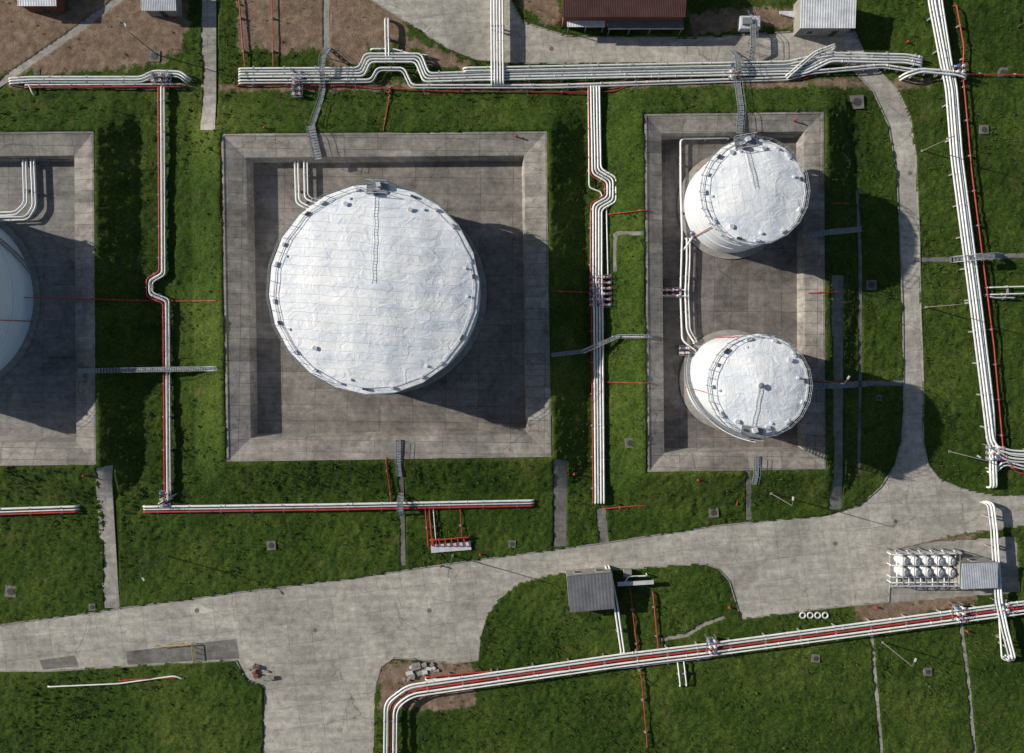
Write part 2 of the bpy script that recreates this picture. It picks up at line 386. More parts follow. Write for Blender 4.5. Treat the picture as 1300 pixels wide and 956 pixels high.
def drape(name,pts,w,mat,lift=0.05):
    mb=MB(); pts=[Vector(p) for p in pts]; rows=[]
    for i in range(len(pts)-1):
        L=(pts[i+1]-pts[i]).length; n=max(1,int(L/4))
        for k in range(n+(i==len(pts)-2)): rows.append(pts[i].lerp(pts[i+1],k/n))
    vs=[];nc=4
    for i,p in enumerate(rows):
        t=(rows[min(i+1,len(rows)-1)]-rows[max(i-1,0)]).normalized(); nn=Vector((-t.y,t.x))
        for k in range(nc+1):
            q=p+nn*w*(k/nc-0.5); x,y=P(q.x,q.y); z=zt(x,y); x,y=P(q.x,q.y,z); vs.append((x,y,zt(x,y)+lift))
    fs=[]
    for i in range(len(rows)-1):
        for k in range(nc):
            a=i*(nc+1)+k; fs.append((a,a+1,a+nc+2,a+nc+1))
    mb.add(vs,[f[::-1] for f in fs],mat)
    for side in (0,nc):
        for i in range(len(rows)-1):
            a=Vector(vs[i*(nc+1)+side]);b=Vector(vs[(i+1)*(nc+1)+side]); mb.add([a,b,b-Vector((0,0,.2)),a-Vector((0,0,.2))],[(0,1,2,3)],mat)
    return mb.done(name)
for pts,w,m_,n_ in PATHS: drape(n_,pts,w,m_)
# ---------------------------------------------------------------- basins
def inset(q,d):
    n=len(q); c=Vector((sum(p[0] for p in q)/n,sum(p[1] for p in q)/n)); out=[]
    L=[]
    for i in range(n):
        a=Vector(q[i]);b=Vector(q[(i+1)%n]); e=(b-a).normalized(); nn=Vector((-e.y,e.x))
        if nn.dot(c-a)<0: nn=-nn
        L.append((a+nn*d,e))
    for i in range(n):
        p,e=L[i-1]; r,f=L[i]; den=e.x*f.y-e.y*f.x; t=((r.x-p.x)*f.y-(r.y-p.y)*f.x)/den; out.append(tuple(p+e*t))
    return out
for k,fm in (('A','floorA'),('B','floorB'),('C','floorC')):
    q=BW[k]; din={'A':3.9,'B':3.9,'C':3.1}[k]
    e=empty('containment_basin')
    rings=[(inset(q,-0.02),CR-0.35),(q,CR+0.06),(inset(q,0.35),CR+0.06),(inset(q,0.36),CR-0.02),(inset(q,din),CI),(inset(q,din+0.45),0.0)]
    mb=MB(); vs=[]
    for r,z in rings: vs+= [(x,y,z) for x,y in r]
    fs=[]
    for i in range(len(rings)-1):
        for j in range(4): fs.append((i*4+j,(i+1)*4+j,(i+1)*4+(j+1)%4,i*4+(j+1)%4))
    mb.add(vs,fs,'collar'); mb.done('dike_lining',e)
    mb=MB(); mb.add([(x,y,0.0) for x,y in inset(q,din+0.40)],[(3,2,1,0)],fm)
    mb.done('basin_floor',e)
# ---------------------------------------------------------------- tanks
def tank(c,R,h,rise,mat,sides=22,vent=False,stair_ang=100,boxes=16,rot=0,sm='shell'):
    e=empty('storage_tank'); cx,cy=c
    mb=MB(); mb.lathe((cx,cy,0),[(R+1.1,0.0),(R+1.1,0.28)],'conc',64,False); mb.lathe((cx,cy,0),[(R+1.1,0.28),(R-0.1,0.34)],'conc',64,False); mb.done('foundation',e)
    mb=MB(); nr=6
    for i in range(nr):
        z0=0.3+(h-0.5)*i/nr; z1=0.3+(h-0.5)*(i+1)/nr; rr=R-0.008*i
        mb.lathe((cx,cy,0),[(rr,z0),(rr,z1)],sm,96)
    for z in (h*0.45,h*0.8):
        mb.lathe((cx,cy,0),[(R,z),(R+0.1,z),(R+0.1,z+0.06),(R,z+0.06)],sm,96,False)
    mb.done('shell',e)
    mb=MB(); n=sides*8; nr=34; vs=[];Ro=R+0.22; r_=random.Random(int(R*100+cx))
    ph=[r_.random()*6 for _ in range(8)]
    for i in range(nr+1):
        f=i/nr
        for k in range(n):
            t=2*math.pi*k/n+rot; a=((t-rot)%(2*math.pi/sides))-math.pi/sides
            poly=Ro*math.cos(math.pi/sides)/math.cos(a)*1.006; rr=poly*f
            x,y=rr*math.cos(t),rr*math.sin(t)
            z=h+rise*(1-f**2*0.6-f*0.4)
            ed=min(1,(1-f)*6)
            z+=ed*(0.035*math.sin(x*1.1+ph[0]+0.8*math.sin(y*.5+ph[1]))+0.03*math.sin(y*2.2+ph[2]+1.2*math.sin(x*.3))+0.05*math.sin(x*.45+y*.3+ph[3]+math.sin(y*.4+ph[4])))
            vs.append((cx+x,cy+y,z))
    fs=[]
    for i in range(nr):
        for k in range(n): fs.append((i*n+k,(i+1)*n+k,(i+1)*n+(k+1)%n,i*n+(k+1)%n))
    mb.add(vs,fs,mat,True)
    top=[Vector(v) for v in vs[-n:]]
    for k in range(n):
        a=top[k];b=top[(k+1)%n]; mb.add([a,b,b-Vector((0,0,.35)),a-Vector((0,0,.35))],[(3,2,1,0)],sm)
    mb.done('roof',e)
    mb=MB()
    ring=[]
    for k in range(sides*2+1):
        t=2*math.pi*k/(sides*2)+rot
        rr=Ro*(1.006 if k%2==0 else math.cos(math.pi/sides)*1.006)+0.05
        ring.append(Vector((cx+rr*math.cos(t),cy+rr*math.sin(t),h)))
    for p in ring[:-1]: mb.beam(p+Vector((0,0,-.2)),p+Vector((0,0,1.1)),0.07,0.07,'steel')
    for zz in (0.55,1.1): mb.tube([p+Vector((0,0,zz)) for p in ring],0.04,'steel',4)
    mb.tube([Vector((cx+(p.x-cx)*.94,cy+(p.y-cy)*.94,h+0.32)) for p in ring],0.05,'white2',4)
    for k in range(boxes):
        t=2*math.pi*(k+0.5*r_.random())/boxes; rr=R-0.5; p=(cx+rr*math.cos(t),cy+rr*math.sin(t),h+0.3)
        mb.box(p,(0.35,r_.uniform(.5,.9),0.45),'white2' if k%4 else 'dark',t)
        if k%3==0: mb.cyl((cx+(R-1.6)*math.cos(t+.1),cy+(R-1.6)*math.sin(t+.1),h+0.1),0.22,0.45,sm,12)
    def rz(f): return h+rise*(1-f*f*0.6-f*0.4)
    sa=math.radians(stair_ang)
    for o_ in (-0.3,0.3):
        pts=[]
        for i in range(13):
            f=0.97-i/12*0.92; x=R*f*math.cos(sa)-o_*math.sin(sa); y=R*f*math.sin(sa)+o_*math.cos(sa); pts.append((cx+x,cy+y,rz(f)+0.14))
        mb.tube(pts,0.03,'white2',4)
    for i in range(30):
        f=0.97-i/30*0.92
        p=Vector((cx+R*f*math.cos(sa),cy+R*f*math.sin(sa),rz(f)+0.13)); q=Vector((-math.sin(sa),math.cos(sa),0))*0.3
        mb.beam(p-q,p+q,0.05,0.05,'white2')
    pc=Vector((cx+(R-0.4)*math.cos(sa),cy+(R-0.4)*math.sin(sa),h+0.35))
    mb.box(pc,(2.0,3.4,0.1),'steel',sa)
    for dx in(-1.0,1.0):
        for dy in (-1.7,0,1.7):
            q=pc+Vector((dx*math.cos(sa)-dy*math.sin(sa),dx*math.sin(sa)+dy*math.cos(sa),0)); mb.beam(q,q+Vector((0,0,1.1)),.07,.07,'steel')
        a=pc+Vector((dx*math.cos(sa)+1.7*math.sin(sa),dx*math.sin(sa)-1.7*math.cos(sa),1.1)); b=pc+Vector((dx*math.cos(sa)-1.7*math.sin(sa),dx*math.sin(sa)+1.7*math.cos(sa),1.1))
        mb.beam(a,b,.07,.07,'white2')
    mb.box(pc+Vector((0.3,0.4,0.45)),(0.7,0.7,0.8),'white2',0.3); mb.box(pc+Vector((-0.3,-0.9,0.4)),(0.5,0.6,0.7),'dark',0.3)
    for f,t in ((0.86,sa+0.35),(0.84,sa-0.4),(0.8,sa+2.4)):
        mb.cyl((cx+R*f*math.cos(t),cy+R*f*math.sin(t),rz(f)-0.05),0.3,0.35,sm,16); mb.cyl((cx+R*f*math.cos(t),cy+R*f*math.sin(t),rz(f)+0.3),0.38,0.06,'white2',16)
    if vent:
        mb.cyl((cx,cy,h+rise-0.1),0.3,0.6,'white2',12); mb.cyl((cx,cy,h+rise+0.5),0.5,0.12,'steel',16,0.1)
    mb.done('roof_railing_and_fittings',e)
    mb=MB(); ns=int(h/0.24); a0=sa+0.05
    dth=(h*1.25)/(R+0.6); prev=None
    for i in range(ns+1):
        f=i/ns; t=a0-dth*(1-f); z=0.3+(h)*f
        p=Vector((cx+(R+0.5)*math.cos(t),cy+(R+0.5)*math.sin(t),z)); mb.box(p,(0.8,0.32,0.05),'steel',t)
        o=Vector((cx+(R+0.95)*math.cos(t),cy+(R+0.95)*math.sin(t),z))
        if prev is not None:
            mb.beam(prev+Vector((0,0,1)),o+Vector((0,0,1)),.06,.06,'white2'); mb.beam(prev,o,.05,.2,'steel')
        if i%4==0: mb.beam(o,o+Vector((0,0,1)),.05,.05,'steel')
        prev=o
    mb.done('spiral_stair',e)
    mb=MB()
    for t in (sa+0.6,sa+2.1,sa+3.6,sa+5.0):
        p=Vector((cx+(R+0.16)*math.cos(t),cy+(R+0.16)*math.sin(t),0.4)); mb.tube([p,p+Vector((0,0,h-0.6))],0.07,'red',6)
    mb.done('foam_risers',e)
    return e
TA=P(475,367,11.5); tank(TA,16.6,11.5,1.9,'tankroof',22,False,88,22,0.06)
TB=P(-75,380); tank(TB,16.66,11.5,1.9,'tankroof',22,False,60,22,0,'shell_skylit')
TC=P(956,243.5,11.3); tank(TC,8.4,11.3,1.1,'tankroof2',20,False,100,12)
TD=P(962,489,13.8); tank(TD,7.85,13.8,1.1,'tankroof2',20,True,262,12)
# ---------------------------------------------------------------- pipes
def offset_path(pts,o):
    n=len(pts); out=[]
    for i in range(n):
        p=Vector(pts[i])
        if i==0: t=(Vector(pts[1])-p).normalized(); nn=Vector((-t.y,t.x)); out.append(p+nn*o)
        elif i==n-1: t=(p-Vector(pts[-2])).normalized(); nn=Vector((-t.y,t.x)); out.append(p+nn*o)
        else:
            a=(p-Vector(pts[i-1])).normalized(); b=(Vector(pts[i+1])-p).normalized()
            na=Vector((-a.y,a.x)); nb=Vector((-b.y,b.x)); m_=(na+nb)
            if m_.length<1e-3: out.append(p+na*o); continue
            m_.normalize(); out.append(p+m_*(o/max(0.35,m_.dot(na))))
    return out
def roundp(pts,r,n=5):
    out=[pts[0]]
    for i in range(1,len(pts)-1):
        p=pts[i];a=pts[i-1]-p;b=pts[i+1]-p; d=min(r,a.length*0.48,b.length*0.48)
        s=p+a.normalized()*d; e=p+b.normalized()*d
        for k in range(n+1):
            t=k/n; out.append(s*(1-t)**2+p*(2*t*(1-t))+e*t*t)
    out.append(pts[-1]); return out
def pipe(mb,px,z,r,mat,off=0,ends=(True,True),rr=0.8,follow=False,n=8):
    pts=offset_path(px,off)
    w=[P3(p.x,p.y,z) for p in pts]
    if follow:
        w2=[]
        for i in range(len(w)-1):
            k=max(1,int((w[i+1]-w[i]).length/1.2))
            for j in range(k): w2.append(w[i].lerp(w[i+1],j/k))
        w2.append(w[-1]); w=[Vector((p.x,p.y,zt(p.x,p.y)+z)) for p in w2]
    if ends[0]: w=[Vector((w[0].x,w[0].y,-0.4))]+w
    if ends[1]: w=w+[Vector((w[-1].x,w[-1].y,-0.4))]
    mb.tube(roundp(w,rr),r,mat,n)
def rack(name,px,pipes,z=1.1,step=6.0,ends=(True,True),rr=0.8,sup=True,over=2.0):
    mb=MB()
    lo=min(o for o,_,_ in pipes)-over; hi=max(o for o,_,_ in pipes)+over
    for o,r,m_ in pipes: pipe(mb,px,z,r,m_,o,ends,rr)
    if sup:
        for i in range(len(px)-1):
            a=Vector(px[i]);b=Vector(px[i+1]); L=(b-a).length*S
            if L<2.5: continue
            t=(b-a).normalized(); nn=Vector((-t.y,t.x)); k=max(1,round(L/step))
            for j in range(k):
                c=a.lerp(b,(j+0.5)/k); rm=max(r for _,r,_ in pipes)
                p=P3(*(c+nn*lo),z-rm-0.1); q=P3(*(c+nn*hi),z-rm-0.1)
                mb.beam(p,q,0.28,0.18,'conc')
                for w in (p.lerp(q,0.08),p.lerp(q,0.92)): mb.beam((w.x,w.y,-0.3),(w.x,w.y,w.z-0.09),0.25,0.25,'conc')
                for o,r,m_ in pipes[::2]:
                    cc=P3(*(c+nn*o),z); mb.box(cc,(0.12,0.12,2*r+0.16),'steel')
            for o,r,m_ in pipes:
                for _ in range(int(L/14)+ (random.random()<0.4)):
                    c=a.lerp(b,random.uniform(.1,.9))+nn*o; cc=P3(c.x,c.y,z); d=P3(c.x+t.x,c.y+t.y,z)-cc; d.normalize(); mb.tube([cc-d*0.06,cc+d*0.06],r*1.35,m_,8)
    return mb.done(name)
W,A_,R_='white','white2','red'
r1=0.17;r2=0.13;r3=0.09
rack('pipe_rack',[(302,94),(460,93),(468,75),(530,75),(540,100),(610,98),(1022,90),(1055,74),(1150,76),(1172,80)],[(-7,r1,W),(-3.4,r1,A_),(0,r1,W),(3.6,r1,W)],1.2,over=3)
rack('pipe_rack',[(302,104),(472,103),(480,88),(512,88),(522,110),(700,110),(1000,100),(1030,92),(1120,84),(1160,90),(1190,92)],[(-2,r1,W),(1.6,r2,A_)],1.0)
rack('pipe_rack',[(588,88),(650,87),(1000,80),(1035,72),(1060,68)],[(-2,r1,W),(1.8,r2,W)],1.45)
rack('pipe_rack',[(1000,96),(1035,66),(1052,60),(1062,56)],[(-1,r2,W),(2.2,r2,A_)],1.7)
rack('fire_water_pipe',[(300,108),(430,108),(560,116),(735,117),(780,116),(815,103),(1020,101),(1050,88),(1100,84),(1196,93)],[(0,0.10,R_)],0.7)
rack('pipe_rack',[(630,-40),(631,106)],[(-8,r1,W),(-4.4,r1,W),(-0.8,r1,A_),(2.8,r1,W),(6.6,r1,W)],1.7)
rack('pipe_rack',[(490,22),(491,74)],[(-3,r1,W),(1,r1,W)],1.25)
rack('fire_water_pipe',[(300,-40),(311,86)],[(0,0.1,R_)],0.6)
rack('fire_water_pipe',[(345,-40),(347,86)],[(0,0.08,R_)],0.6)
rack('pipe_rack',[(470,62),(500,62),(520,68),(545,70)],[(0,r2,W)],1.0)
rack('pipe_rack',[(10,103),(40,101),(180,101),(196,93),(228,94),(237,101)],[(-3.4,r1,W),(0,r1,W),(3.4,r2,A_)],1.1)
rack('pipe_rack',[(30,108),(232,107)],[(-0.2,r2,W),(3,r2,R_)],0.9)
rack('pipe_rack',[(20,103),(36,106),(42,120)],[(0,r2,W)],0.9)
rack('pipe_rack',[(205,108),(206,347),(190,356),(190,374),(211,382),(213,634)],[(-3.6,r2,W),(0,0.2,W),(3.8,0.15,R_)],0.9,rr=0.6)
rack('pipe_rack',[(181,647),(420,644),(678,639)],[(-3.6,0.2,W),(0,r2,A_),(3.2,0.16,R_)],0.9)
rack('pipe_rack',[(-60,651),(98,646)],[(-3,0.2,W),(1,r2,W),(4,0.14,R_)],0.9)
rack('pipe_rack',[(754,108),(756,218),(775,229),(775,252),(757,262),(757,350),(758,400),(760,640)],[(-7,r1,W),(-3.4,r1,W),(0.2,r1,A_),(3.8,r1,W),(7,0.1,R_)],1.1,rr=0.7)
rack('pipe_rack',[(747,110),(748,238),(764,244),(764,258),(750,266),(750,360)],[(0,r2,W)],0.8,rr=.6)
rack('pipe_rack',[(770,262),(772,350)],[(0,r2,A_)],0.9)
rack('pipe_rack',[(1184,-50),(1187,0),(1203,84),(1209,110),(1216,200),(1242,400),(1257,520),(1262,562),(1280,577),(1420,588)],[(0.5,r1,W),(4.4,r1,W),(8.2,r1,A_)],1.5,rr=1.5)
rack('pipe_rack',[(1184,-50),(1187,0),(1200,84),(1206,110),(1213,200),(1239,400),(1253,520),(1257,620)],[(-8.5,r1,A_),(-4.8,0.2,W),(-1.2,r1,W)],1.3,rr=1.5)
rack('pipe_rack',[(1214,5),(1224,60),(1222,90),(1226,130),(1234,220),(1262,440),(1274,575),(1290,600),(1420,612)],[(0,0.11,R_)],1.1,rr=1.0)
rack('pipe_rack',[(1264,566),(1284,572),(1420,578)],[(0,r1,W),(4,r1,W)],1.8,rr=1.)
rack('pipe_rack',[(1258,600),(1275,585),(1300,592),(1420,600)],[(0,r1,W),(4,r2,A_)],1.0,rr=1.)
rack('pipe_rack',[(1150,96),(1170,90),(1215,94),(1228,98)],[(-3,r1,W),(1,r1,W)],1.8)
rack('fire_water_pipe',[(1222,94),(1400,97)],[(0,0.12,R_)],0.7)
rack('pipe_rack',[(1255,369),(1400,365)],[(-4,r2,W),(5,r2,W)],0.9)
rack('pipe_rack',[(1255,376),(1262,378),(1290,378)],[(0,r2,A_)],0.9)
DG=[(494,1100),(496,895),(520,877),(790,838),(905,824),(1262,776),(1450,752)]
rack('pipe_rack',DG,[(-7.5,r1,W),(-3.8,r1,A_),(4.0,r1,W),(8,r2,W)],1.6,rr=1.5)
rack('pipe_rack',DG,[(0,0.16,R_)],1.3,sup=False,rr=1.5)
rack('pipe_rack',[(540,864),(600,858),(790,848),(905,834)],[(0,r2,W),(-4,r2,R_)],1.0)
rack('pipe_rack',[(1258,640),(1262,672),(1268,762),(1276,800),(1286,838)],[(-3.5,r1,W),(0,r1,W),(4,r2,A_)],1.9)
rack('pipe_rack',[(1268,780),(1272,838),(1290,838)],[(0,r2,W)],1.2)
rack('pipe_rack',[(772,722),(782,770),(791,832)],[(-2.2,r1,W),(1.8,r1,W)],1.3)
rack('fire_water_pipe',[(800,748),(806,800),(815,868),(822,950)],[(0,0.09,R_)],0.6)
rack('fire_water_pipe',[(829,752),(836,826)],[(0,0.11,R_)],0.6)
rack('pipe_rack',[(868,838),(872,872)],[(0,r2,W),(8,r2,W)],0.9)
rack('fire_water_pipe',[(766,646),(930,632),(1000,624)],[(0,0.11,R_)],0.5)
rack('fire_water_pipe',[(936,598),(936,642)],[(0,0.1,R_)],0.6)
rack('fire_water_pipe',[(545,645),(549,694)],[(0,0.12,R_),(5,0.12,R_),(-5,.08,W)],0.6)
rack('fire_water_pipe',[(584,644),(587,690)],[(0,0.08,R_)],0.5)
rack('fire_water_pipe',[(200,640),(222,628)],[(0,0.1,W)],0.7)
def dikepipe(px,r,mat,z=0.35,name='fire_water_pipe'):
    mb=MB(); pipe(mb,px,z,r,mat,0,(True,True),0.3,True,6)
    a=P3(*px[0]);b=P3(*px[-1]); k=max(2,int((b-a).length/3))
    for i in range(k):
        p=a.lerp(b,(i+.5)/k); zz=zt(p.x,p.y); mb.box((p.x,p.y,zz+0.1),(0.3,0.3,0.35),'conc')
    mb.done(name)
for px in ([(118,381),(200,382),(284,383)],[(-20,377),(119,381)],[(697,371),(748,371)],[(772,273),(820,271)],[(768,485),(822,485)],[(496,110),(491,172)],[(494,578),(497,642)],[(1026,483),(1076,483)],[(1048,262),(1075,260)]):
    dikepipe(px,0.09,'red')
dikepipe([(776,427),(822,428)],0.07,'white2')
dikepipe([(1020,373),(1062,372)],0.07,'red')
rack('tank_feed_pipe',[(374,192),(376,258),(396,268),(415,264)],[(0,r1,W),(-4,r1,W)],0.9)
rack('tank_feed_pipe',[(386,192),(387,252),(402,258),(418,256)],[(0,r1,W),(-4,r2,A_)],1.0)
rack('tank_feed_pipe',[(30,192),(32,258),(20,270),(-30,272)],[(-3,r1,W),(1,r1,W)],0.9)
rack('tank_feed_pipe',[(40,192),(43,262),(34,276),(-30,278)],[(-3,r1,W),(1,r1,A_)],1.0)
rack('tank_feed_pipe',[(926,175),(864,176),(864,240),(866,300),(864,372),(866,432),(884,446)],[(0,r1,W)],0.9)
rack('tank_feed_pipe',[(872,302),(872,330),(870,372),(872,420),(882,436)],[(0,r1,W),(-4,r2,A_)],1.0)
rack('tank_feed_pipe',[(880,300),(869,316)],[(0,r1,W)],1.0)
rack('tank_feed_pipe',[(832,368),(872,368)],[(0,r2,W)],1.0)
rack('tank_feed_pipe',[(832,375),(876,376)],[(0,r2,W)],1.0)
def manifold(name,x0,y0,nx,ny,dx,dy,z0=0.0):
    mb=MB()
    for i in range(nx):
        for j in range(ny):
            c=P3(x0+i*dx,y0+j*dy,1.0)
            mb.cyl((c.x,c.y,z0+0.6),0.24,0.7,'white' if (i+j)%3 else 'blue',10); mb.cyl((c.x,c.y,z0+1.3),0.05,0.5,'steel',6)
            mb.tube([(c.x+0.28*math.cos(t),c.y+0.28*math.sin(t),z0+1.8) for t in [k*math.pi/5 for k in range(11)]],0.04,'red' if (i+j)%2 else 'dark',4)
            mb.tube([(c.x-0.5,c.y,z0+0.9),(c.x+0.5,c.y,z0+0.9)],0.17,'white2',8)
            mb.box((c.x,c.y,z0+0.25),(0.5,0.5,0.7),'conc')
    a=P3(x0-3,y0-3,z0+1.0); b=P3(x0+(nx-1)*dx+3,y0+(ny-1)*dy+3,z0+1.0)
    for x in(a.x,b.x): mb.beam((x,a.y,z0+1),(x,b.y,z0+1),.08,.08,'steel')
    for y in(a.y,b.y): mb.beam((a.x,y,z0+1),(b.x,y,z0+1),.08,.08,'steel')
    for x in(a.x,b.x):
        for y in(a.y,b.y): mb.beam((x,y,z0-0.2),(x,y,z0+1),.1,.1,'steel')
    mb.done(name)
manifold('valve_manifold',752,352,4,6,7,7)
manifold('valve_manifold',838,368,4,2,8,7)
manifold('valve_manifold',880,296,2,1,8,6); manifold('valve_manifold',866,442,2,2,7,6)
manifold('valve_manifold',398,254,2,2,8,7)
manifold('valve_manifold',374,92,2,5,7,7,0.3); manifold('valve_manifold',206,626,2,3,7,8)
manifold('valve_manifold',928,84,2,3,7,7,.3); manifold('valve_manifold',196,96,3,2,9,7,.3)
manifold('valve_manifold',1256,568,2,3,8,7,.5); manifold('valve_manifold',900,812,2,3,6,7,.8); manifold('valve_manifold',1212,770,2,3,7,7,.8); manifold('valve_manifold',1212,86,2,2,7,7,.8)
manifold('valve_manifold',1266,765,2,2,8,7,.8)
def stairs(name,px,w=1.0,zf=None,rail=True,step=0.42):
    mb=MB(); a=P3(*px[0]);b=P3(*px[1]); d=b-a; L=d.length; d.normalize(); n=Vector((-d.y,d.x,0)); k=int(L/step); ang=math.atan2(d.y,d.x)
    zf=zf or (lambda x,y,t: zt(x,y)+0.3)
    prev=None
    for i in range(k+1):
        p=a.lerp(b,i/k); z=zf(p.x,p.y,i/k); p.z=z; mb.box(p,(step*0.8,w,0.06),'steel',ang)
        if prev is not None:
            for s_ in(-1,1):
                o=n*(w/2*s_); mb.beam(prev+o,p+o,.06,.16,'steel')
                if rail: mb.beam(prev+o+Vector((0,0,1.0)),p+o+Vector((0,0,1.0)),.05,.05,'steel')
        if rail and i%4==0:
            for s_ in(-1,1): q=p+n*(w/2*s_); mb.beam(q,q+Vector((0,0,1)),.05,.05,'steel'); mb.beam(q,Vector((q.x,q.y,zt(q.x,q.y)-0.3)),.07,.07,'steel')
        prev=p
    mb.done(name)
stairs('dike_stairs',[(402,168),(409,206)],1.3)
stairs('dike_stairs',[(412,112),(403,168)],0.7)
stairs('pipe_crossing_stairs',[(418,62),(411,114)],0.8,lambda x,y,t: zt(x,y)+0.2+2.3*min(1,3*min(t,1-t)))
stairs('dike_stairs',[(934,104),(932,174)],1.0)
stairs('pipe_crossing_stairs',[(930,66),(932,108)],1.0,lambda x,y,t: zt(x,y)+0.2+2.3*min(1,3*min(t,1-t)))
stairs('footbridge',[(113,470),(284,467)],0.75,lambda x,y,t: max(zt(x,y)+0.3,2.0))
stairs('footbridge',[(700,450),(738,446)],0.6); stairs('footbridge',[(738,446),(782,427)],0.6,lambda x,y,t: max(zt(x,y)+0.3,2.2)); stairs('footbridge',[(782,427),(822,427)],0.6)
stairs('dike_stairs',[(1018,302),(1090,292)],0.8)
stairs('dike_stairs',[(1018,488),(1080,488)],0.8)
stairs('footbridge',[(1206,330),(1270,326)],1.0,lambda x,y,t: zt(x,y)+0.2+2.4*min(1,3*min(t,1-t)))
stairs('dike_stairs',[(509,556),(510,600)],0.8)
stairs('pipe_crossing_stairs',[(510,626),(511,654)],0.9,lambda x,y,t: zt(x,y)+0.2+1.6*min(1,3*min(t,1-t)))
stairs('dike_stairs',[(952,576),(951,610)],0.8)
stairs('dike_stairs',[(950,18),(952,84)],0.9,lambda x,y,t: zt(x,y)+0.3+1.8*min(1,3*min(t,1-t)))
def lamp(px,py,h=9.0,a=0.5):
    mb=MB(); p=P3(px,py); z=zt(p.x,p.y); mb.box((p.x,p.y,z+0.1),(0.4,0.4,0.4),'conc'); mb.cyl((p.x,p.y,z),0.1,h,'cover',10,0.06)
    q=Vector((p.x,p.y,z+h-0.05)); e=q+Vector((math.cos(a)*1.2,math.sin(a)*1.2,0.2)); mb.tube([q,q.lerp(e,.5)+Vector((0,0,.1)),e],0.045,'cover',6); mb.box(e,(0.6,0.25,0.14),'white2',a); mb.done('lamp_post')
for x,y,a in ((1175,390,0.2),(1205,573,2.6),(1170,192,3.5),(975,624,1.5),(213,705,-1),(1030,482,1.),(200,70,2.),(575,705,-1.4),(1120,815,1.2)): lamp(x,y,9,a)
def box_px(mb,x0,y0,x1,y1,z0,z1,mat,rot=0):
    a=P3(x0,y0,z1);b=P3(x1,y1,z1); c=(a+b)/2; mb.box((c.x,c.y,(z0+z1)/2),(abs(b.x-a.x),abs(b.y-a.y),z1-z0),mat,rot)
def manhole(x,y,s=1.4):
    mb=MB(); p=P3(x,y); z=zt(p.x,p.y); rot=random.uniform(-.1,.1); mb.box((p.x,p.y,z+0.1),(s,s,0.4),'cover',rot); mb.cyl((p.x,p.y,z+0.3),s*0.3,0.05,'dark',16); mb.done('concrete_manhole')
for x,y,s in ((345,692,1.6),(15,750,2.0),(905,650,1.7),(1086,131,2.4),(1248,165,1.6),(1272,93,1.8),(197,72,2.0),(650,690,1.3),(1105,362,1.8),(797,560,1.7),(1035,835,1.4),(1177,852,1.4),(1115,505,1.),(118,770,1.2),(48,92,1.)): manhole(x,y,s)
def cover(x,y,r=0.4):
    mb=MB(); p=P3(x,y); mb.cyl((p.x,p.y,0.0),r,0.04,'cover',20); mb.done('manhole_cover')
for x,y in ((1060,690),(545,775),(250,775),(1155,220),(700,62),(400,800)): cover(x,y)
def hydrant(x,y):
    mb=MB(); p=P3(x,y); z=zt(p.x,p.y); mb.cyl((p.x,p.y,z-.1),0.14,0.9,'red',12,0.11); mb.cyl((p.x,p.y,z+0.8),0.17,0.1,'red',12,.05)
    for t in(0,math.pi/2,math.pi): mb.tube([(p.x,p.y,z+.6),(p.x+.3*math.cos(t),p.y+.3*math.sin(t),z+.6)],0.07,'red',8)
    mb.done('fire_hydrant')
for x,y in ((300,108),(495,120),(655,180),(345,170),(1000,160),(880,605),(1150,55),(1225,800),(925,770),(1110,770),(1205,770),(560,718),(610,703),(120,600),(728,600)): hydrant(x,y)
for i in range(4):
    mb=MB(); c=P3(1019+i*9.5,781,0.2); mb.tube([(c.x+0.48*math.cos(t),c.y+0.48*math.sin(t),0.25) for t in [k*math.pi/12 for k in range(25)]],0.15,'rubber',8); mb.done('tyre')
mb=MB()
for a,b in (((196,822),(243,818)),((243,818),(245,838))):
    p=P3(*a,0.9);q=P3(*b,0.9); mb.tube([p,q],0.07,'yellow',6)
    for t in(0,.33,.66,1): w=p.lerp(q,t); mb.tube([(w.x,w.y,0),(w.x,w.y,.9)],0.05,'yellow',6)
mb.done('yellow_barrier')
